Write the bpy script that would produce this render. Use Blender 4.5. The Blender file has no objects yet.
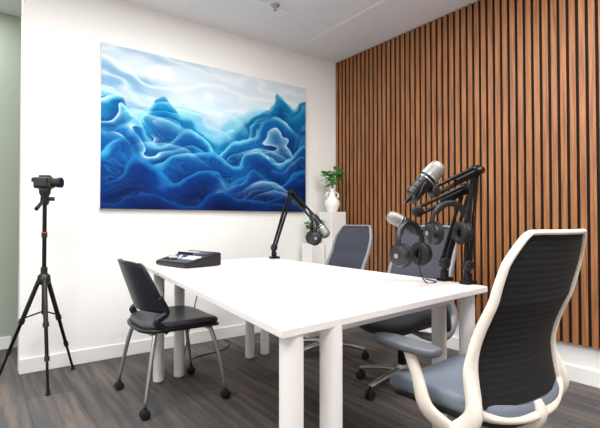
import bpy, bmesh, math, random
import numpy as np
from mathutils import Vector, Matrix
random.seed(7)
R = math.radians
scene = bpy.context.scene
scene.view_settings.view_transform = 'Standard'

# ------------------------------------------------------------------ materials
def lin(c):
    return tuple(((x/255)/12.92 if x/255 <= .04045 else ((x/255+.055)/1.055)**2.4) for x in c)

def mat(name, rgb, rough=.5, metal=0., noise=0., nscale=30., bump=0., bscale=200., stretch=(1,1,1), rgb2=None, emit=0., coat=0.):
    m = bpy.data.materials.new(name); m.use_nodes = True
    nt = m.node_tree; b = nt.nodes['Principled BSDF']
    c = lin(rgb)
    b.inputs['Roughness'].default_value = rough
    b.inputs['Metallic'].default_value = metal
    b.inputs['Coat Weight'].default_value = coat
    tc = nt.nodes.new('ShaderNodeTexCoord'); mp = nt.nodes.new('ShaderNodeMapping')
    mp.inputs['Scale'].default_value = stretch
    nt.links.new(tc.outputs['Object'], mp.inputs['Vector'])
    n = nt.nodes.new('ShaderNodeTexNoise'); n.inputs['Scale'].default_value = nscale
    n.inputs['Detail'].default_value = 4
    nt.links.new(mp.outputs[0], n.inputs['Vector'])
    mx = nt.nodes.new('ShaderNodeMix'); mx.data_type = 'RGBA'
    d = lin(rgb2) if rgb2 else tuple(x*(1-noise) for x in c)
    mx.inputs['A'].default_value = (*c, 1); mx.inputs['B'].default_value = (*d, 1)
    rp = nt.nodes.new('ShaderNodeMapRange'); rp.inputs['From Min'].default_value = .35; rp.inputs['From Max'].default_value = .65
    nt.links.new(n.outputs['Fac'], rp.inputs['Value']); nt.links.new(rp.outputs[0], mx.inputs['Factor'])
    nt.links.new(mx.outputs['Result'], b.inputs['Base Color'])
    if bump:
        n2 = nt.nodes.new('ShaderNodeTexNoise'); n2.inputs['Scale'].default_value = bscale
        nt.links.new(mp.outputs[0], n2.inputs['Vector'])
        bp = nt.nodes.new('ShaderNodeBump'); bp.inputs['Strength'].default_value = bump; bp.inputs['Distance'].default_value = .004
        nt.links.new(n2.outputs['Fac'], bp.inputs['Height']); nt.links.new(bp.outputs[0], b.inputs['Normal'])
    if emit:
        b.inputs['Emission Color'].default_value = (1, 1, 1, 1); b.inputs['Emission Strength'].default_value = emit
    return m

M_wall = mat('wall_paint', (240,239,236), .8, noise=.02, nscale=3, bump=.08)
M_ceil = mat('ceiling_tile_mat', (234,234,236), .9, noise=.03, nscale=60, bump=.15, bscale=300)
M_grid = mat('ceiling_grid_metal', (238,238,238), .5)
M_base = mat('baseboard_paint', (240,239,236), .45, noise=.02)
M_sage = mat('sage_wall_paint', (166,176,162), .8, noise=.03, nscale=2)
M_table = mat('table_laminate', (230,226,225), .3, noise=.01, nscale=4)
M_tleg = mat('white_powder_coat', (236,233,230), .35)
M_black = mat('black_plastic', (20,20,22), .38, noise=.2, nscale=20)
M_blackm = mat('black_metal', (14,14,16), .3, metal=.5)
M_rubber = mat('rubber', (14,14,15), .7)
M_cream = mat('cream_plastic', (234,224,212), .42, noise=.02)
M_mesh = mat('black_mesh', (15,15,18), .9, noise=.4, nscale=300, bump=.3)
M_gmesh = mat('grey_mesh', (66,68,80), .85, noise=.2, nscale=260, bump=.3)
M_seatg = mat('blue_grey_fabric', (122,132,146), .85, noise=.15, nscale=250, bump=.4, bscale=500)
M_seatb = mat('black_fabric', (34,35,40), .85, noise=.3, nscale=250, bump=.4, bscale=500)
M_vinyl = mat('charcoal_vinyl', (66,66,72), .45, noise=.1, nscale=40)
M_navy = mat('dark_navy_plastic', (24,30,42), .38, noise=.1)
M_grey = mat('grey_plastic', (128,130,136), .4)
M_armpad = mat('arm_pad_grey', (84,88,94), .55)
M_steel = mat('brushed_steel', (170,172,176), .3, metal=.8)
M_silver = mat('silver_mesh', (150,147,143), .45, metal=.5, noise=.4, nscale=600)
M_ceram = mat('white_ceramic', (240,238,232), .25)
M_leaf = mat('leaf_green', (70,150,70), .5, rgb2=(130,195,100), nscale=14)
M_stem = mat('stem_green', (70,100,50), .6)
M_screen = mat('dark_screen', (30,36,48), .15)
M_pad = mat('mixer_pads', (190,198,208), .45)
M_mixtop = mat('mixer_top_grey', (62,65,72), .4)
M_lamp = mat('panel_light', (255,255,255), .5, emit=3.0)
M_orange = mat('orange_plastic', (190,80,30), .4)
M_backing = mat('panel_backing', (20,12,8), .9, noise=.2)
M_mdf_shade = mat('slat_mdf_gap_shade', (62,34,19), .8, noise=.2)  # slat sides: raw MDF tone, kept dark to paint shade into the gaps

def wood():
    m = bpy.data.materials.new('oak_slat_wood'); m.use_nodes = True; nt = m.node_tree; b = nt.nodes['Principled BSDF']
    tc = nt.nodes.new('ShaderNodeTexCoord'); mp = nt.nodes.new('ShaderNodeMapping'); mp.inputs['Scale'].default_value = (22, 22, .9)
    nt.links.new(tc.outputs['Object'], mp.inputs['Vector'])
    n = nt.nodes.new('ShaderNodeTexNoise'); n.inputs['Scale'].default_value = 3; n.inputs['Detail'].default_value = 8
    nt.links.new(mp.outputs[0], n.inputs['Vector'])
    cr = nt.nodes.new('ShaderNodeValToRGB')
    cr.color_ramp.elements[0].position = .3; cr.color_ramp.elements[0].color = (*lin((116,70,38)), 1)
    cr.color_ramp.elements[1].position = .72; cr.color_ramp.elements[1].color = (*lin((176,117,70)), 1)
    nt.links.new(n.outputs['Fac'], cr.inputs['Fac']); nt.links.new(cr.outputs[0], b.inputs['Base Color'])
    b.inputs['Roughness'].default_value = .5
    return m
M_wood = wood()

def carpet():
    m = bpy.data.materials.new('carpet_tile_mat'); m.use_nodes = True; nt = m.node_tree; b = nt.nodes['Principled BSDF']
    tc = nt.nodes.new('ShaderNodeTexCoord')
    mp = nt.nodes.new('ShaderNodeMapping'); mp.inputs['Rotation'].default_value = (0, 0, R(90))
    nt.links.new(tc.outputs['Object'], mp.inputs['Vector'])
    br = nt.nodes.new('ShaderNodeTexBrick'); br.inputs['Scale'].default_value = 1
    br.inputs['Brick Width'].default_value = 1.0; br.inputs['Row Height'].default_value = .25
    br.inputs['Mortar Size'].default_value = .002; br.inputs['Bias'].default_value = 0
    br.inputs['Color1'].default_value = (*lin((76,75,76)), 1); br.inputs['Color2'].default_value = (*lin((96,93,92)), 1)
    br.inputs['Mortar'].default_value = (*lin((66,64,64)), 1)
    nt.links.new(mp.outputs[0], br.inputs['Vector'])
    mp2 = nt.nodes.new('ShaderNodeMapping'); mp2.inputs['Scale'].default_value = (13, .9, 1)
    nt.links.new(tc.outputs['Object'], mp2.inputs['Vector'])
    n = nt.nodes.new('ShaderNodeTexNoise'); n.inputs['Scale'].default_value = 1.6; n.inputs['Detail'].default_value = 6
    nt.links.new(mp2.outputs[0], n.inputs['Vector'])
    cr = nt.nodes.new('ShaderNodeValToRGB')
    cr.color_ramp.elements[0].position = .42; cr.color_ramp.elements[0].color = (.72, .73, .76, 1)
    cr.color_ramp.elements[1].position = .66; cr.color_ramp.elements[1].color = (1.5, 1.3, 1.14, 1)
    nt.links.new(n.outputs['Fac'], cr.inputs['Fac'])
    mx = nt.nodes.new('ShaderNodeMix'); mx.data_type = 'RGBA'; mx.blend_type = 'MULTIPLY'; mx.inputs['Factor'].default_value = 1
    nt.links.new(br.outputs['Color'], mx.inputs['A']); nt.links.new(cr.outputs[0], mx.inputs['B'])
    # tufted loop speckle
    n3 = nt.nodes.new('ShaderNodeTexNoise'); n3.inputs['Scale'].default_value = 120; n3.inputs['Detail'].default_value = 2
    nt.links.new(tc.outputs['Object'], n3.inputs['Vector'])
    mr = nt.nodes.new('ShaderNodeMapRange'); mr.inputs['From Min'].default_value = .3; mr.inputs['From Max'].default_value = .7
    mr.inputs['To Min'].default_value = .72; mr.inputs['To Max'].default_value = 1.28
    nt.links.new(n3.outputs['Fac'], mr.inputs['Value'])
    sc = nt.nodes.new('ShaderNodeVectorMath'); sc.operation = 'SCALE'
    nt.links.new(mx.outputs['Result'], sc.inputs[0]); nt.links.new(mr.outputs[0], sc.inputs['Scale'])
    nt.links.new(sc.outputs[0], b.inputs['Base Color']); b.inputs['Roughness'].default_value = .95
    n2 = nt.nodes.new('ShaderNodeTexNoise'); n2.inputs['Scale'].default_value = 350
    nt.links.new(tc.outputs['Object'], n2.inputs['Vector'])
    bp = nt.nodes.new('ShaderNodeBump'); bp.inputs['Strength'].default_value = .5; bp.inputs['Distance'].default_value = .004
    nt.links.new(n2.outputs['Fac'], bp.inputs['Height']); nt.links.new(bp.outputs[0], b.inputs['Normal'])
    return m
M_carpet = carpet()

# ------------------------------------------------------------------ mesh helpers
def link(name, me, m, parent=None, smooth=False):
    o = bpy.data.objects.new(name, me); scene.collection.objects.link(o)
    if m: me.materials.append(m)
    if parent: o.parent = parent
    if smooth:
        for p in me.polygons: p.use_smooth = True
    return o

def empty(name, loc=(0,0,0), rz=0.):
    e = bpy.data.objects.new(name, None); scene.collection.objects.link(e)
    e.location = loc; e.rotation_euler = (0, 0, rz); e.empty_display_size = .1
    return e

def mesh_from(name, verts, faces, m, parent=None, smooth=True):
    me = bpy.data.meshes.new(name); me.from_pydata([tuple(v) for v in verts], [], faces); me.update()
    bm = bmesh.new(); bm.from_mesh(me); bmesh.ops.recalc_face_normals(bm, faces=bm.faces); bm.to_mesh(me); bm.free()
    return link(name, me, m, parent, smooth)

def box(name, c, d, m, parent=None, bevel=.0, rot=None, seg=3):
    me = bpy.data.meshes.new(name); bm = bmesh.new(); bmesh.ops.create_cube(bm, size=1)
    for v in bm.verts: v.co = Vector((v.co.x*d[0], v.co.y*d[1], v.co.z*d[2]))
    if bevel: bmesh.ops.bevel(bm, geom=list(bm.edges), offset=bevel, segments=seg, affect='EDGES', profile=.5)
    M = Matrix.Translation(c)
    if rot is not None: M = M @ (rot if isinstance(rot, Matrix) else Matrix.Rotation(rot, 4, 'Z'))
    bm.transform(M); bm.to_mesh(me); bm.free()
    return link(name, me, m, parent, False)

def rod(name, p1, p2, prof, m, parent=None, seg=20):
    p1 = Vector(p1); p2 = Vector(p2); ax = p2-p1
    z = ax.normalized(); a = Vector((0,0,1)) if abs(z.z) < .9 else Vector((1,0,0))
    x = z.cross(a).normalized(); y = z.cross(x)
    if isinstance(prof, (int, float)): prof = [(0, prof), (1, prof)]
    V = []; F = []
    for t, r in prof:
        for i in range(seg):
            an = 2*math.pi*i/seg
            V.append(p1+ax*t+(x*math.cos(an)+y*math.sin(an))*r)
    n = len(prof)
    for j in range(n-1):
        for i in range(seg):
            k = (i+1) % seg
            F.append((j*seg+i, j*seg+k, (j+1)*seg+k, (j+1)*seg+i))
    F.append(tuple(range(seg-1, -1, -1))); F.append(tuple((n-1)*seg+i for i in range(seg)))
    o = mesh_from(name, V, F, m, parent, True)
    o.data.set_sharp_from_angle(angle=R(40))
    return o

def catmull(P, rad, closed, sub):
    P = [Vector(p) for p in P]; n = len(P); out = []; ro = []
    rng = n if closed else n-1
    for i in range(rng):
        if closed: a, b, c, d = P[(i-1) % n], P[i], P[(i+1) % n], P[(i+2) % n]
        else: a, b, c, d = P[max(i-1,0)], P[i], P[i+1], P[min(i+2,n-1)]
        r0, r1 = rad[i], rad[(i+1) % n]
        for s in range(sub):
            t = s/sub
            out.append(.5*((2*b)+(-a+c)*t+(2*a-5*b+4*c-d)*t*t+(-a+3*b-3*c+d)*t**3)); ro.append(r0+(r1-r0)*t)
    if not closed: out.append(P[-1]); ro.append(rad[-1])
    return out, ro

def sweep(name, P, r, m, parent=None, closed=False, seg=10, sub=6, asp=1., up=None):
    rad = [r]*len(P) if isinstance(r, (int, float)) else r
    if sub > 1: pts, rr = catmull(P, rad, closed, sub)
    else: pts, rr = [Vector(p) for p in P], rad
    n = len(pts); V = []; F = []; prev = None
    for i, p in enumerate(pts):
        if closed: t = pts[(i+1) % n]-pts[i-1]
        else: t = pts[min(i+1,n-1)]-pts[max(i-1,0)]
        if t.length < 1e-9: t = Vector((0,0,1))
        t.normalize()
        if up is not None: x = Vector(up)-t*t.dot(Vector(up))
        elif prev is None:
            a = Vector((0,0,1)) if abs(t.z) < .9 else Vector((1,0,0)); x = a-t*t.dot(a)
        else: x = prev-t*t.dot(prev)
        x.normalize(); prev = x; y = t.cross(x)
        for k in range(seg):
            an = 2*math.pi*k/seg
            V.append(p+x*math.cos(an)*rr[i]*asp+y*math.sin(an)*rr[i])
    for i in range(n if closed else n-1):
        j = (i+1) % n
        for k in range(seg):
            l = (k+1) % seg
            F.append((i*seg+k, i*seg+l, j*seg+l, j*seg+k))
    if not closed:
        F.append(tuple(range(seg-1,-1,-1))); F.append(tuple((n-1)*seg+i for i in range(seg)))
    return mesh_from(name, V, F, m, parent, True)

def slab(name, hx, hy, z0, z1, m, parent=None, n=4., rnd=.02, off=(0,0), bend=None, seg=56):
    rings = []
    K = 5
    for i in range(K+1):
        a = math.pi/2*i/K; rings.append((z0+rnd-rnd*math.cos(a), -rnd+rnd*math.sin(a)))
    for i in range(K+1):
        a = math.pi/2*i/K; rings.append((z1-rnd+rnd*math.sin(a), -rnd+rnd*math.cos(a)))
    V = []; F = []
    rings = [(rings[0][0], -min(hx,hy)*.6)] + rings + [(z1, -min(hx,hy)*.35), (z1, -min(hx,hy)*.75)]
    for z, e in rings:
        for k in range(seg):
            a = 2*math.pi*k/seg; c, s = math.cos(a), math.sin(a)
            x = (hx+e)*math.copysign(abs(c)**(2/n), c); y = (hy+e)*math.copysign(abs(s)**(2/n), s)
            p = Vector((x, y, z))
            if bend: p = bend(p)
            V.append(p+Vector((off[0], off[1], 0)))
    for j in range(len(rings)-1):
        for k in range(seg):
            l = (k+1) % seg; F.append((j*seg+k, j*seg+l, (j+1)*seg+l, (j+1)*seg+k))
    F.append(tuple(range(seg-1,-1,-1))); F.append(tuple((len(rings)-1)*seg+i for i in range(seg)))
    return mesh_from(name, V, F, m, parent, True)

def panel(name, fn, nu, nv, th, m, parent=None):
    V = []; F = []
    for j in range(nv+1):
        for i in range(nu+1): V.append(fn(i/nu, j/nv))
    for j in range(nv):
        for i in range(nu):
            a = j*(nu+1)+i; F.append((a, a+1, a+nu+2, a+nu+1))
    o = mesh_from(name, V, F, m, parent, True)
    s = o.modifiers.new('solid', 'SOLIDIFY'); s.thickness = th; s.offset = 0
    return o

def torus(name, c, axis, R0, r, m, parent=None, asp=1.):
    c = Vector(c); z = Vector(axis).normalized(); a = Vector((0,0,1)) if abs(z.z) < .9 else Vector((1,0,0))
    x = z.cross(a).normalized(); y = z.cross(x)
    P = [c+(x*math.cos(2*math.pi*i/28)+y*math.sin(2*math.pi*i/28)*asp)*R0 for i in range(28)]
    return sweep(name, P, r, m, parent, closed=True, seg=10, sub=1)

# ------------------------------------------------------------------ room
H = 2.74; XR = 3.13; YB = 3.53; XL = -1.9; YF = -1.9
box('floor', ((XL+XR)/2, (YF+4.4)/2, -.05), (XR-XL+.2, 4.4-YF+.2, .1), M_carpet)
box('ceiling', ((XL+XR)/2, (YF+4.4)/2, H+.05), (XR-XL+.2, 4.4-YF+.2, .1), M_ceil)
box('wall_back', ((.25+XR+.1)/2, YB+.06, H/2), (XR+.1-.25, .12, H), M_wall)
box('wall_right', (XR+.05, (YF+YB)/2, H/2), (.1, YB-YF, H), M_wall)
box('wall_left', (XL-.05, (YF+4.4)/2, H/2), (.1, 4.4-YF, H), M_wall)
box('wall_front', ((XL+XR)/2, YF-.05, H/2), (XR-XL, .1, H), M_wall)
box('wall_hall', ((XL+XR)/2, 4.35, H/2), (XR-XL, .1, H), M_sage)
box('baseboard_back', ((.25+XR)/2, YB-.007, .05), (XR-.25, .014, .10), M_base, bevel=.003)
box('baseboard_right', (XR-.007, (YF+YB)/2, .05), (.014, YB-YF-.03, .10), M_base, bevel=.003)
box('baseboard_hall', ((XL+.25)/2, 4.293, .05), (.25-XL, .014, .10), M_base, bevel=.003)

bm = bmesh.new()
def addbox(bm, c, d):
    r = bmesh.ops.create_cube(bm, size=1)
    for v in r['verts']: v.co = Vector((v.co.x*d[0]+c[0], v.co.y*d[1]+c[1], v.co.z*d[2]+c[2]))
for x in np.arange(2.52, XL, -1.22): addbox(bm, (x, (YF+YB)/2, H-.003), (.024, YB-YF, .006))
for y in np.arange(2.9, YF, -.61*2): addbox(bm, ((XL+XR)/2, y, H-.0028), (XR-XL, .024, .0056))
me = bpy.data.meshes.new('grid'); bm.to_mesh(me); bm.free(); link('ceiling_grid', me, M_grid)
e = empty('fire_sprinkler', (1.88, 2.86, H-.006))
rod('escutcheon', (0,0,0), (0,0,-.012), [(0,.035),(1,.025)], M_steel, e)
rod('head', (0,0,-.012), (0,0,-.04), [(0,.008),(.8,.006),(.81,.016),(1,.016)], M_steel, e)

# slat wall
bm = bmesh.new(); pitch = .056; zb = .245
y = YB-.004-.019
while y > YF+.03:
    addbox(bm, (XR-.028, y, (zb+H)/2), (.018, .037, H-zb-.006)); y -= pitch
me = bpy.data.meshes.new('slats')
bm.normal_update()
for f in bm.faces: f.material_index = 1 if abs(f.normal.y) > .5 else 0  # side faces take the darker colour so the gaps look shaded
bm.to_mesh(me); bm.free()
sp = empty('wood_slat_panel')
link('slats', me, M_wood, sp); me.materials.append(M_mdf_shade)
box('felt_backing', (XR-.0105, (YF+YB)/2, (zb+H)/2), (.019, YB-YF-.01, H-zb-.004), M_backing, sp)

# ------------------------------------------------------------------ painting
def vnoise(x, y, seed):
    rs = np.random.RandomState(seed); G = rs.rand(64, 64)
    xi = np.floor(x).astype(int); yi = np.floor(y).astype(int); fx = x-xi; fy = y-yi
    fx = fx*fx*fx*(fx*(fx*6-15)+10); fy = fy*fy*fy*(fy*(fy*6-15)+10)
    g = lambda a, b: G[a % 64, b % 64]
    return (g(xi,yi)*(1-fx)+g(xi+1,yi)*fx)*(1-fy)+(g(xi,yi+1)*(1-fx)+g(xi+1,yi+1)*fx)*fy
def fbm(x, y, s, o=4):
    t = 0; a = .5
    for i in range(o): t = t+a*(vnoise(x*2**i+7*i, y*2**i+3*i, s+i)-.5)*2; a *= .5
    return t
def sst(a, b, x):
    t = np.clip((x-a)/(b-a), 0, 1); return t*t*(3-2*t)
def mixc(A, B, f): return A*(1-f[..., None])+np.array(B)*f[..., None]
def paint(u, v):
    C = lambda *c: np.array(c)/255.
    a1 = fbm(u*2.2, v*2.2, 5, 3)*3.; wx = u+.02*np.cos(a1*2)+.045*fbm(u*4, v*5, 11, 4); wy = v+.02*np.sin(a1*2)+.045*fbm(u*5+9, v*4, 21, 4)
    col = np.ones(u.shape+(3,))*C(220,233,242)
    col = mixc(col, C(140,182,212), sst(.0, .6, fbm(wx*1.8, wy*4, 31)+.5*(1-u)-.15))
    ph0 = wy*20+fbm(u*2.2, v*3, 33)*9
    col = mixc(col, C(246,250,252), np.abs(np.sin(ph0))**5*.6)
    layers = [
     ([(0,.30),(.12,.42),(.22,.28),(.34,.24),(.46,.38),(.6,.30),(.72,.22),(.85,.26),(1,.2)], .06, C(208,236,247), C(100,192,222), C(50,156,206), .26),
     ([(0,.36),(.08,.32),(.18,.46),(.27,.24),(.36,.36),(.46,.48),(.56,.44),(.66,.34),(.76,.22),(.84,.06),(.92,.18),(1,.10)], .06, C(140,218,236), C(8,120,176), C(5,72,138), .18),
     ([(0,.52),(.12,.47),(.22,.58),(.34,.42),(.46,.56),(.58,.44),(.70,.40),(.84,.30),(1,.40)], .06, C(130,214,236), C(10,106,174), C(6,54,122), .2),
     ([(0,.62),(.1,.56),(.22,.70),(.35,.64),(.48,.60),(.6,.68),(.75,.52),(.88,.62),(1,.50)], .06, C(80,184,222), C(6,74,148), C(5,36,98), .18),
     ([(0,.80),(.15,.70),(.3,.82),(.45,.72),(.58,.82),(.7,.72),(.82,.80),(1,.66)], .06, C(36,134,196), C(6,52,124), C(5,28,82), .17),
     ([(0,.92),(.2,.87),(.35,.94),(.5,.86),(.68,.93),(.85,.86),(1,.92)], .04, C(18,84,156), C(5,40,102), C(4,24,72), .12)]
    for i, (pts, amp, cr, mi, de, re) in enumerate(layers):
        xs = [p[0] for p in pts]; hs = [p[1] for p in pts]
        xx = np.clip(wx+.02*np.sin(wy*14+i*2), 0, 1); h = np.zeros_like(xx)
        for a in range(len(xs)-1):
            mk = (xx >= xs[a]) & (xx <= xs[a+1]); t = (xx-xs[a])/(xs[a+1]-xs[a]); t = t*t*(3-2*t)
            h = np.where(mk, hs[a]+(hs[a+1]-hs[a])*t, h)
        s = wy-h-amp*fbm(u*5, v*3+i*5, 41+i*3, 4)
        soft = .006+.07*sst(-.1, .5, fbm(u*4+i*3, v*2, 170+i, 3))
        ins = np.clip((s+.004)/soft, 0, 1); ins = ins*ins*(3-2*ins)*(.95 if i else .75)
        c = np.ones_like(col)*cr
        c = mixc(c, mi, sst(0, re*.3, s)*.95); c = mixc(c, de, sst(re*.3, re*1.1, s))
        c = mixc(c, C(20,150,200), sst(.05, .5, fbm(wx*3+i*5, wy*4, 150+i, 3))*(.5 if i < 4 else .15))
        q = s*4.5+fbm(wx*2.0+i*3, wy*2.4+i, 60+i, 4)*3.4+wx*2.2*(1 if i % 2 else -1)
        saw = q-np.floor(q)
        saw = np.where(saw > .93, (1-saw)/.07*.93, saw)
        fade = sst(-.3, .3, fbm(wx*3, wy*3.5+i, 80+i))
        c = mixc(c, cr, np.exp(-saw*5)*fade*.7)
        c = mixc(c, de, sst(.3, .9, saw)*.6*fade)
        q2 = q*3.1+fbm(wx*5+i, wy*5, 70+i, 4)*3.5; saw2 = q2-np.floor(q2)
        saw2 = np.where(saw2 > .9, (1-saw2)/.1*.9, saw2)
        c = mixc(c, cr, np.exp(-saw2*4)*.34*sst(-.1,.4,fbm(u*5,v*5,75+i)))
        wh = sst(-.05, .4, fbm(wx*3.5+i*2, wy*4.5, 90+i))*np.exp(-saw*6)
        c = mixc(c, C(228,246,252), wh*(1. if i < 4 else .3))
        c = c*(1+.08*fbm(wx*30, wy*60, 130+i, 2))[..., None]
        col = col*(1-ins[..., None])+c*ins[..., None]
    for (a0, b0, c0, w, st) in [(.58,.90,.14,.014,.75), (.02,.46,.07,.016,.7), (.30,.36,.10,.018,.7), (.58,.62,.09,.014,.6), (.62,.96,.12,.007,.5), (.10,.66,.10,.010,.5)]:
        t = (wx-a0)/.40; ctr = b0-c0*np.sin(np.clip(t,0,1)*math.pi*1.2)
        dd = wy-ctr; rb = np.where(dd < 0, np.exp(-(dd/(w*.6))**2), np.exp(-dd/(w*2.4)))*sst(0, .3, t)*sst(1, .6, t)
        col = mixc(col, C(200,238,248), rb*st)
    return np.clip(col, 0, 1)

px0, px1, pz0, pz1 = .745, 2.665, 1.13, 2.375
NU, NV = 600, 390
uu, vv = np.meshgrid(np.linspace(0,1,NU+1), np.linspace(0,1,NV+1))
cols = paint(uu, vv)**1.12
cl = np.where(cols <= .04045, cols/12.92, ((cols+.055)/1.055)**2.4)*.84
W, Hh = px1-px0, pz1-pz0
V = [((-.5+a)*W, 0, (.5-b)*Hh) for b in np.linspace(0,1,NV+1) for a in np.linspace(0,1,NU+1)]
F = [(j*(NU+1)+i, (j+1)*(NU+1)+i, (j+1)*(NU+1)+i+1, j*(NU+1)+i+1) for j in range(NV) for i in range(NU)]
me = bpy.data.meshes.new('canvas'); me.from_pydata(V, [], F)
ca = me.color_attributes.new('Paint', 'FLOAT_COLOR', 'POINT')
ca.data.foreach_set('color', np.concatenate([cl.reshape(-1,3), np.ones(((NU+1)*(NV+1),1))], 1).astype(np.float32).ravel())
m = bpy.data.materials.new('abstract_wave_print'); m.use_nodes = True; nt = m.node_tree; b = nt.nodes['Principled BSDF']
at = nt.nodes.new('ShaderNodeVertexColor'); at.layer_name = 'Paint'; nt.links.new(at.outputs[0], b.inputs['Base Color'])
b.inputs['Roughness'].default_value = .7; b.inputs['Specular IOR Level'].default_value = .1
pe = empty('wave_painting', ((px0+px1)/2, YB-.036, (pz0+pz1)/2))
link('canvas_print', me, m, pe)
box('stretcher', (0,.0165,0), (W,.031,Hh), M_base, pe)

# ------------------------------------------------------------------ table
A, B, C_, D = (.645,.945), (1.80,1.05), (1.88,2.98), (.885,2.87)
t = empty('conference_table')
def quad_slab(name, q, z0, z1, m, parent, bev):
    me = bpy.data.meshes.new(name); bm = bmesh.new()
    lo = [bm.verts.new((x,y,z0)) for x,y in q]; hi = [bm.verts.new((x,y,z1)) for x,y in q]
    bm.faces.new(lo[::-1]); bm.faces.new(hi)
    for i in range(4): bm.faces.new((lo[i], lo[(i+1)%4], hi[(i+1)%4], hi[i]))
    bmesh.ops.bevel(bm, geom=list(bm.edges), offset=bev, segments=2, affect='EDGES')
    bm.to_mesh(me); bm.free(); return link(name, me, m, parent)
quad_slab('tabletop', [A,B,C_,D], .724, .75, M_table, t, .003)
def legpair(pts, nm):
    for i, (x, y) in enumerate(pts):
        rod(f'{nm}_{i+1}', (x,y,.012), (x,y,.726), [(0,.034),(1,.034)], M_tleg, t, 28)
        rod(f'{nm}_foot_{i+1}', (x,y,0), (x,y,.012), .022, M_grey, t)
legpair([(.705,.99),(.853,.995)], 'leg_front_a')
legpair([(1.765,1.13),(1.77,1.28)], 'leg_front_b')
legpair([(.96,2.82),(1.10,2.83)], 'leg_rear_a')
legpair([(1.82,2.91),(1.68,2.90)], 'leg_rear_b')
box('under_rail', (1.28,1.95,.70), (.05,1.6,.05), M_tleg, t, bevel=.004)
box('under_rail_front', (1.24,1.12,.70), (.85,.04,.05), M_tleg, t, bevel=.004, rot=R(5))
box('under_rail_rear', (1.36,2.78,.70), (.62,.05,.05), M_tleg, t, bevel=.004, rot=R(5))

# ------------------------------------------------------------------ office chairs
def office_chair(loc, rz, M_fr, M_bk, M_st, star=M_grey, ribs=26, rip=.0004, armz=.63, ax=.285, ay=.055):
    c = empty('office_chair', loc, rz)
    for i in range(5):
        a = 2*math.pi*i/5+.3; dx, dy = math.cos(a), math.sin(a)
        sweep(f'star_leg_{i+1}', [(dx*.03,dy*.03,.115),(dx*.14,dy*.14,.105),(dx*.285,dy*.285,.075)], [.028,.022,.015], star, c, asp=.7, up=(0,0,1))
        rod(f'caster_stem_{i+1}', (dx*.285,dy*.285,.08), (dx*.285,dy*.285,.045), .008, M_black, c)
        for s in (-1,1):
            ox, oy = -dy*.012*s, dx*.012*s; wx, wy = -dy*.022*s, dx*.022*s
            q = Vector((dx*.285,dy*.285,.0275))
            rod(f'caster_{i+1}_{s}', q+Vector((ox*.5,oy*.5,0)), q+Vector((wx,wy,0)), [(0,.024),(.2,.0275),(.8,.0275),(1,.02)], M_rubber, c)
    rod('hub', (0,0,.075), (0,0,.15), [(0,.038),(.6,.04),(1,.03)], star, c)
    rod('gas_lift', (0,0,.15), (0,0,.37), [(0,.026),(.5,.026),(.51,.015),(1,.015)], M_blackm, c)
    box('tilt_mechanism', (0,-.03,.378), (.17,.26,.045), M_black, c, bevel=.015)
    rod('tilt_lever', (.08,.03,.385), (.26,.05,.38), .006, M_black, c)
    def wf(p): 
        q = p.copy(); k = max(0, p.y-.06); q.z -= 1.1*k*k; q.z += .03*(p.x/.25)**2; return q
    slab('seat_pan', .235, .225, .395, .425, M_black, c, n=3.6, rnd=.012, off=(0,.02), bend=wf)
    slab('seat_cushion', .25, .24, .418, .475, M_st, c, n=3.6, rnd=.024, off=(0,.02), bend=wf)
    zb0, zb1 = .47, 1.0
    def hw(tt): return .236-.012*tt-.045*max(0,tt-.72)**2/.0784
    def by(tt): return -.215 + .024*math.sin(min(tt,.6)/.6*math.pi) - .14*max(0,tt-.25)**1.3
    def S(x, tt):
        return Vector((x*hw(tt), by(tt)+.055*abs(x)**2.2*(1-.35*tt), zb0+(zb1-zb0)*tt))
    def fn(u, v):
        x = -1+2*u; p = S(x*.98, .01+v*.98)
        p.y += rip*math.sin(v*ribs*2*math.pi); return p
    panel('back_mesh', fn, 24, ribs*8, .006, M_bk, c)
    P = []; r = []
    for k in range(12): P.append(S(-1, k/12*.93)); r.append(.014-.006*k/12)
    P.append(S(-.93,.985)); r.append(.008)
    for x in (-.75,-.4,0,.4,.75): P.append(S(x,1.0)); r.append(.008)
    P.append(S(.93,.985)); r.append(.008)
    for k in range(11,-1,-1): P.append(S(1, k/12*.93)); r.append(.014-.006*k/12)
    for x in (.8,.4,0,-.4,-.8):
        q = S(x,0); q.z -= .035*(1-abs(x)**3)+.005; P.append(q); r.append(.014)
    sweep('back_frame', P, r, M_fr, c, closed=True, seg=10, sub=4, asp=1.6, up=(0,1,0))
    for s in (-1,1):
        Q = [S(s,.42)+Vector((s*.003,0,0)), S(s,.22)+Vector((s*.010,.004,0)), (s*.260,-.165,.47), (s*.268,-.11,.395), (s*.24,-.05,.35), (s*.15,-.02,.35), (s*.05,-.02,.36)]
        sweep(f'side_support_{s}', Q, [.010,.018,.028,.034,.030,.022,.018], M_fr, c, seg=14, sub=7, asp=.75, up=(1,0,0))
        sweep(f'arm_post_{s}', [(s*.268,-.09,.40),(s*(ax+.004),-.05,.47),(s*(ax+.010),ay-.055,.56),(s*(ax+.005),ay-.015,armz)], [.03,.026,.022,.020], M_fr if M_fr is M_cream else M_black, c, seg=12, sub=6, asp=.6, up=(1,0,0))
        slab(f'arm_pad_{s}', .043, .13, armz-.003, armz+.022, M_armpad, c, n=3., rnd=.010, off=(s*ax,ay))
    sweep('spine', [(0,-.10,.365),(0,-.19,.385),(0,-.225,.43),(0,-.212,.47)], [.03,.032,.026,.02], M_fr, c, seg=12, sub=6, asp=.7, up=(0,1,0))
    return c

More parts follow.
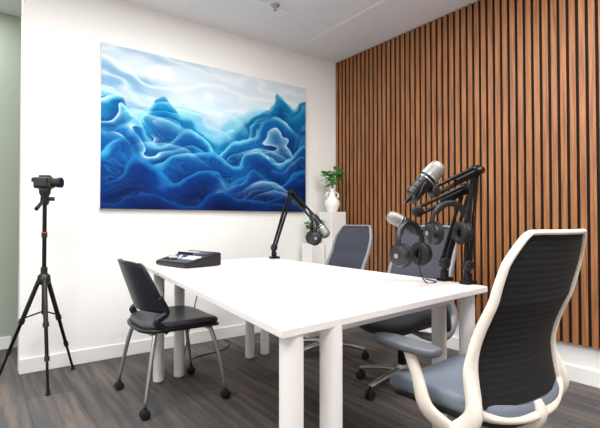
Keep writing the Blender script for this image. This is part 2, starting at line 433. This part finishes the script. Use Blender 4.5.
office_chair((1.435,.885,0), R(-2), M_cream, M_mesh, M_seatg, star=M_steel, ax=.325, ay=.035)
office_chair((2.14,1.82,0), R(92), M_grey, M_gmesh, M_seatb, star=M_steel, ribs=30)
office_chair((2.16,2.56,0), R(84), M_grey, M_gmesh, M_seatb, star=M_steel, ribs=30)

# ------------------------------------------------------------------ guest chair
def guest_chair(loc, rz):
    c = empty('guest_chair', loc, rz)
    def wf(p):
        q = p.copy(); k = max(0, p.y-.1); q.z -= .9*k*k; q.z += .015*(p.x/.24)**2; return q
    slab('seat_shell', .245, .235, .415, .437, M_black, c, n=4, rnd=.01, off=(0,.01), bend=wf)
    slab('seat_cushion', .235, .225, .432, .468, M_vinyl, c, n=4, rnd=.016, off=(0,.015), bend=wf)
    def S(u, v):
        x = -1+2*u
        w = .258 - .03*(1-v)**1.6 - .05*v*v
        z = .535+.275*v - .02*abs(x)**4*(v)
        y = -.195-.095*v+.085*abs(x)**2.2*(1-.3*v)
        return Vector((x*w, y, z))
    panel('backrest', S, 30, 18, .014, M_navy, c)
    P = [S(u,1) for u in np.linspace(0,1,11)]
    sweep('backrest_rim', [S(0,0),S(0,.5)]+P+[S(1,.5),S(1,0)], .008, M_navy, c, sub=3)
    for s in (0,1):
        x = -1 if s == 0 else 1
        a = S(s,.35); a2 = S(s,0)
        sweep(f'back_upright_{s+1}', [a, a2, (x*.225,-.165,.49), (x*.225,-.10,.43)], [.013,.018,.020,.018], M_navy, c, seg=10, sub=6, asp=.7, up=(1,0,0))
    k = 0
    for x, y in ((-1,-1),(1,-1),(-1,1),(1,1)):
        k += 1
        top = Vector((x*.19, y*.16, .42)); mid = Vector((x*.225, y*.19, .30)); bot = Vector((x*.255, y*.232, .062))
        sweep(f'leg_{k}', [top, mid, bot], [.013,.012,.0095], M_steel, c, sub=5)
        rod(f'caster_fork_{k}', bot, bot-Vector((0,0,.03)), [(0,.010),(1,.014)], M_black, c)
        for s in (-1,1):
            q = Vector((bot.x, bot.y, .026)); rod(f'caster_{k}_{s}', q+Vector((s*.003,0,0)), q+Vector((s*.02,0,0)), [(0,.022),(.2,.026),(.8,.026),(1,.019)], M_rubber, c)
    sweep('under_frame_1', [(-.19,-.16,.41),(0,-.16,.405),(.19,-.16,.41)], .011, M_steel, c)
    sweep('under_frame_2', [(-.19,.16,.41),(0,.16,.405),(.19,.16,.41)], .011, M_steel, c)
guest_chair((.955,2.585,0), R(-90))

# ------------------------------------------------------------------ tripod + camera
tp = empty('camera_tripod', (.36,3.24,0), 0)
hub = Vector((0,0,.66))
for i, (x, y) in enumerate([(-.24,.16),(.0,-.24),(.20,.17)]):
    f = Vector((x,y,.012))
    h0 = hub+Vector((x,y,0)).normalized()*.03
    rod(f'leg_upper_{i+1}', h0, h0+(f-h0)*.42, .014, M_black, tp)
    rod(f'leg_mid_{i+1}', h0+(f-h0)*.40, h0+(f-h0)*.72, .011, M_blackm, tp)
    rod(f'leg_lower_{i+1}', h0+(f-h0)*.70, f, .008, M_blackm, tp)
    rod(f'leg_lock_a{i+1}', h0+(f-h0)*.39, h0+(f-h0)*.43, .018, M_black, tp)
    rod(f'leg_lock_b{i+1}', h0+(f-h0)*.69, h0+(f-h0)*.73, .015, M_black, tp)
    rod(f'foot_{i+1}', f-Vector((0,0,.012)), f+Vector((0,0,.02)), [(0,.014),(1,.01)], M_rubber, tp)
    rod(f'brace_{i+1}', (0,0,.46), h0+(f-h0)*.38, .005, M_black, tp)
rod('shoulder', (0,0,.63), (0,0,.70), [(0,.03),(.3,.04),(.8,.036),(1,.022)], M_black, tp)
rod('centre_column', (0,0,.44), (0,0,1.16), .0125, M_blackm, tp)
rod('column_lock', (0,0,.70), (0,0,.74), .020, M_black, tp)
rod('column_collar', (0,0,.93), (0,0,.96), .017, M_black, tp)
rod('column_ring', (0,0,.96), (0,0,.966), .0175, M_orange, tp)
rod('fluid_head', (0,0,1.14), (0,0,1.235), [(0,.02),(.2,.027),(.6,.024),(.8,.034),(1,.034)], M_black, tp)
box('head_plate', (0,0,1.24), (.07,.06,.012), M_black, tp, bevel=.003)
rod('pan_handle', (.0,-.01,1.18), (-.06,-.14,1.11), [(0,.007),(.5,.007),(.51,.012),(1,.012)], M_black, tp)
rod('side_knob', (.02,0,1.18), (.055,0,1.18), .013, M_black, tp)
vc = empty('video_camera', (.36,3.24,1.246), R(-35))
box('body', (-.005,0,.037), (.115,.06,.074), M_black, vc, bevel=.012)
box('top_handle', (0,0,.08), (.07,.03,.012), M_black, vc, bevel=.004)
rod('lens', (.05,0,.038), (.105,0,.038), [(0,.03),(.6,.03),(.62,.034),(1,.034)], M_black, vc)
rod('lens_glass', (.104,0,.038), (.1065,0,.038), .027, M_screen, vc)
box('viewfinder', (-.065,0,.055), (.03,.035,.03), M_black, vc, bevel=.006)
box('side_screen', (-.01,-.034,.04), (.075,.008,.05), M_screen, vc, bevel=.002)

# ------------------------------------------------------------------ mixer
mx = empty('audio_mixer', (1.11,2.71,.7505), R(-80))
def wedge(name, hx, y0, y1, z0f, z0b, zf, zb, m, parent, bev=.005):
    me = bpy.data.meshes.new(name); bm = bmesh.new()
    v = [bm.verts.new(p) for p in [(-hx,y0,z0f),(hx,y0,z0f),(hx,y1,z0b),(-hx,y1,z0b),(-hx,y0,zf),(hx,y0,zf),(hx,y1,zb),(-hx,y1,zb)]]
    for f in [(3,2,1,0),(4,5,6,7),(0,1,5,4),(1,2,6,5),(2,3,7,6),(3,0,4,7)]: bm.faces.new([v[i] for i in f])
    bmesh.ops.bevel(bm, geom=list(bm.edges), offset=bev, segments=2, affect='EDGES'); bm.to_mesh(me); bm.free()
    return link(name, me, m, parent)
wedge('housing', .18, -.13, .13, .004, .004, .030, .085, M_black, mx)
sl = math.atan2(.055,.26); rt = Matrix.Rotation(sl,4,'X')
def top(x, y, dz=0): return (x, y, .0585+y*math.tan(sl)+dz)
wedge('top_plate', .172, -.122, .122, .031, .0825, .0335, .086, M_mixtop, mx, .001)
for i in range(4):
    for j in range(2): box(f'pad_{i}_{j}', top(.045+i*.034, -.02-j*.036, .004), (.028,.03,.008), M_pad, mx, bevel=.002, rot=rt)
for i in range(6):
    box(f'fader_slot_{i}', top(-.155+i*.03, -.055, .003), (.004,.09,.004), M_black, mx, rot=rt)
    box(f'fader_cap_{i}', top(-.155+i*.03, -.05+.02*math.sin(i*2), .007), (.016,.024,.012), M_pad, mx, bevel=.002, rot=rt)
    p = Vector(top(-.155+i*.03, .03, .001)); rod(f'knob_{i}', p, p+Vector((0,-.002,.014)), .009, M_black, mx)
box('touch_screen', top(.095,.07,.003), (.14,.075,.006), M_screen, mx, bevel=.002, rot=rt)
for i in range(5): box(f'button_{i}', top(-.15+i*.035,.08,.003), (.024,.018,.006), M_pad, mx, bevel=.002, rot=rt)

# ------------------------------------------------------------------ boom arms
def helix(name, a, b, rad, turns, m, parent):
    a = Vector(a); b = Vector(b); z = (b-a).normalized(); x = z.cross(Vector((.3,.8,.1))).normalized(); y = z.cross(x)
    n = turns*8
    P = [a+(b-a)*i/n+(x*math.cos(2*math.pi*i/8)+y*math.sin(2*math.pi*i/8))*rad for i in range(n+1)]
    return sweep(name, P, .0022, m, parent, sub=1, seg=5)
def boom(base, elbow, tip, k0=1.):
    e = empty('microphone_boom_arm', base)
    b0 = Vector(base); E = Vector(elbow)-b0; T = Vector(tip)-b0
    sh = Vector((0,0,.085))
    box('clamp_top', (0,0,.009), (.06,.05,.016), M_blackm, e, bevel=.003)
    box('clamp_spine', (.034,0,-.022), (.012,.045,.078), M_blackm, e, bevel=.003)
    box('clamp_lower', (.012,0,-.057), (.05,.045,.010), M_blackm, e, bevel=.003)
    rod('clamp_screw', (0,0,-.11), (0,0,-.0265), [(0,.014),(.15,.014),(.16,.005),(.9,.005),(.91,.013),(1,.013)], M_blackm, e)
    rod('pivot_post', (0,0,.015), sh, [(0,.02),(.5,.02),(.51,.012),(1,.014)], M_blackm, e)
    pd = (E-sh).cross(T-E).normalized()
    for nm, p, q in (('lower', sh, E), ('upper', E, T)):
        d = (q-p).normalized(); n = d.cross(pd).normalized()
        for k, s in enumerate((-1,1)):
            rod(f'{nm}_bar_{k+1}', p+n*.016*s, q+n*.016*s, .0075*k0, M_blackm, e, seg=10)
        helix(f'{nm}_spring', p+d*.03+pd*.012, p+(q-p)*.55+pd*.012, .0095, 26, M_blackm, e)
        for k, w in enumerate((p,q)):
            rod(f'{nm}_joint_{k+1}', w-pd*.016, w+pd*.016, [(0,.022),(.1,.026),(.9,.026),(1,.022)], M_black, e)
    rod('elbow_knob', E+pd*.016, E+pd*.04, .015, M_black, e)
    P = [sh+Vector((-.02,0,-.05))]+[sh+(E-sh)*k-pd*.022+Vector((0,0,-.012*math.sin(k*9))) for k in (.1,.35,.6,.9)]+[E+(T-E)*k-pd*.022-Vector((0,0,.02*abs(math.sin(k*6)))) for k in (.1,.4,.7,.95)]
    sweep('xlr_cable', P, .004, M_rubber, e, sub=5, seg=6)
    return e
def mic(loc, d, L=.17, r=.03):
    e = empty('studio_microphone', loc); d = Vector(d).normalized()
    a = -d*L/2
    rod('body', a, a+d*L*.58, [(0,r*.55),(.06,r*.8),(.12,r*.86),(.9,r*.9),(1,r)], M_black, e, 28)
    rod('ring', a+d*L*.58, a+d*L*.62, [(0,r*1.06),(1,r*1.06)], M_steel, e, 28)
    rod('grille', a+d*L*.62, a+d*L, [(0,r),(.55,r),(.8,r*.88),(.94,r*.6),(1,r*.25)], M_silver, e, 28)
    for k in (.2,.35,.5): rod(f'band_{k}', a+d*L*k, a+d*L*(k+.02), r*.95, M_steel if k == .5 else M_blackm, e, 28)
    s = d.cross(Vector((0,0,1))).normalized()
    sweep('yoke', [a+d*L*.4+s*r*1.0, a+d*L*.3+s*r*1.35, a+d*L*.1+s*r*1.1-Vector((0,0,r*.8)), a+d*L*.1-s*r*1.1-Vector((0,0,r*.8)), a+d*L*.3-s*r*1.35, a+d*L*.4-s*r*1.0], .006, M_blackm, e)
    rod('cable_plug', a, a-d*.035, [(0,.009),(1,.006)], M_blackm, e)
    return e
def headphones(loc, rz, tilt=0., k=1.):
    e = empty('headphones', loc); e.rotation_euler = (tilt, 0, rz); e.scale = (k,k,k)
    P = [(.078*math.sin(a), 0, -.078+.078*math.cos(a)) for a in np.linspace(-1.75,1.75,15)]
    sweep('headband', P, .013, M_black, e, asp=.5, sub=3)
    P2 = [(.070*math.sin(a), 0, -.078+.070*math.cos(a)) for a in np.linspace(-1.1,1.1,11)]
    sweep('band_cushion', P2, .011, M_rubber, e, sub=3)
    for s in (-1,1):
        c = Vector((s*.070,0,-.125))
        sweep(f'yoke_{s}', [c+Vector((s*.012,-.036,0)), c+Vector((s*.014,-.026,.03)), c+Vector((s*.006,0,.042)), c+Vector((s*.014,.026,.03)), c+Vector((s*.012,.036,0))], .0035, M_blackm, e)
        rod(f'cup_{s}', c-Vector((s*.004,0,0)), c+Vector((s*.026,0,0)), [(0,.040),(.4,.042),(.8,.036),(.98,.022),(1,.01)], M_black, e, 28)
        torus(f'cushion_{s}', c-Vector((s*.014,0,0)), (1,0,0), .029, .0145, M_rubber, e, asp=1.12)
        rod(f'badge_{s}', c+Vector((s*.0255,0,0)), c+Vector((s*.0275,0,0)), .009, M_grey, e)
    return e

boom((1.845,2.82,.75), (1.94,2.73,1.25), (1.94,2.45,1.06), 1.2)
mic((1.955,2.40,1.0), (.3,-.5,-.75), L=.19, r=.036)
headphones((1.93,2.44,1.055), R(60), 0, 1.1)
boom((1.79,1.14,.75), (1.84,1.13,1.265), (1.56,1.15,1.16), 1.1)
mic((1.52,1.16,1.205), (.55,-.38,.72), L=.19, r=.038)
boom((1.80,1.27,.75), (1.88,1.20,1.19), (1.68,1.33,1.08), 1.1)
mic((1.63,1.38,1.03), (-.7,.4,.35), L=.16, r=.03)
headphones((1.68,1.15,1.12), R(-20), .15, 1.12)
headphones((1.60,1.32,1.03), R(5), -.1, 1.2)
sweep('dangling_cable', [(1.66,1.30,1.02),(1.655,1.30,.92),(1.65,1.30,.82),(1.66,1.27,.7545),(1.71,1.25,.7545),(1.76,1.35,.7545)], .003, M_rubber)
sweep('floor_power_cable', [(1.30,2.9,.68),(1.29,2.98,.5),(1.25,3.05,.2),(1.2,3.0,.006),(1.35,3.15,.006),(1.6,3.2,.006),(1.75,3.35,.006),(1.75,3.45,.006)], .004, M_rubber)

# ------------------------------------------------------------------ pedestals, vase, plants
box('plant_pedestal', (2.86,3.31,.565), (.19,.19,1.13), M_tleg, bevel=.004)
box('plant_pedestal', (2.67,3.38,.41), (.16,.16,.82), M_tleg, bevel=.004)
vz = empty('vase', (2.85,3.3,1.131))
rod('body', (0,0,0), (0,0,.23), [(0,.04),(.08,.055),(.3,.078),(.5,.07),(.62,.04),(.75,.026),(.9,.024),(1,.034)], M_ceram, vz, 32)
for s in (-1,1): torus(f'handle_{s}', (s*.052,0,.165), (0,1,0), .026, .009, M_ceram, vz)
def foliage(loc, stems, ht, spread, droop, leafs, ls, nm):
    e = empty(nm, loc)
    V = []; F = []
    for i in range(stems):
        a = 2*math.pi*i/stems+random.uniform(-.4,.4); sp = spread*random.uniform(.4,1); h = ht*random.uniform(.65,1)
        P = [Vector((0,0,0)), Vector((math.cos(a)*sp*.3, math.sin(a)*sp*.3, h*.6)), Vector((math.cos(a)*sp, math.sin(a)*sp, h-droop*random.uniform(.3,1)))]
        sweep(f'stem_{i+1}', P, [.0035,.003,.0015], M_stem, e, sub=4, seg=5)
        pts, _ = catmull(P, [1]*3, False, 8)
        for k in range(leafs):
            tt = .3+.7*k/(leafs-1); p = pts[min(int(tt*(len(pts)-1)), len(pts)-1)]
            la = a+random.uniform(-2,2); d = Vector((math.cos(la), math.sin(la), random.uniform(-.2,.7))).normalized()
            s = d.cross(Vector((random.uniform(-.4,.4),random.uniform(-.4,.4),1))).normalized(); nn = s.cross(d)
            L = ls*random.uniform(.7,1.2); b0 = len(V); prof = [(0,.03),(.2,.28),(.45,.4),(.75,.28),(1,.02)]
            for q, w in prof:
                cen = p+d*L*q-nn*L*.25*q*q
                V += [cen-s*w*L, cen-nn*.04*L, cen+s*w*L]
            for q in range(4):
                o = b0+q*3; F += [(o,o+1,o+4,o+3), (o+1,o+2,o+5,o+4)]
    mesh_from('leaves', V, F, M_leaf, e)
    return e
foliage((2.85,3.3,1.35), 8, .25, .13, .04, 6, .085, 'vase_greenery')
pp = foliage((2.67,3.37,.93), 9, .13, .08, .06, 7, .065, 'potted_plant')
rod('pot', (0,0,-.1095), (0,0,.0), [(0,.05),(.1,.055),(.9,.07),(1,.072)], M_ceram, pp, 28)
rod('soil', (0,0,-.003), (0,0,.003), .062, M_backing, pp)

# ------------------------------------------------------------------ lights
def led(x, y, w=1.15, d=.56, p=34):
    box('ceiling_light_panel', (x,y,H-.008), (w+.04,d+.04,.012), M_lamp, None)
    l = bpy.data.lights.new('panel_light', 'AREA'); l.shape = 'RECTANGLE'; l.size = w; l.size_y = d; l.energy = p; l.color = (1,.995,.99)
    o = bpy.data.objects.new('panel_area_light', l); scene.collection.objects.link(o); o.location = (x,y,H-.02)
led(1.22,2.25,p=22); led(-.15,2.0); led(1.9,.9); led(.3,-.2); led(2.1,-.6); led(-1.1,.9); led(-.4,3.9,.9,.3,12)  # last panel: unseen hall light, added to brighten the sage wall
w = bpy.data.worlds.new('World'); scene.world = w; w.use_nodes = True
w.node_tree.nodes['Background'].inputs[0].default_value = (.9,.95,1,1); w.node_tree.nodes['Background'].inputs[1].default_value = .6

# ------------------------------------------------------------------ camera
cd = bpy.data.cameras.new('cam'); cd.lens = 438/600*36; cd.sensor_width = 36; cd.clip_start = .02
co = bpy.data.objects.new('scene_camera', cd); scene.collection.objects.link(co); scene.camera = co
co.location = (0,0,1.03)
co.rotation_euler = (R(90+1.05), 0, -math.atan2(.596,.803))
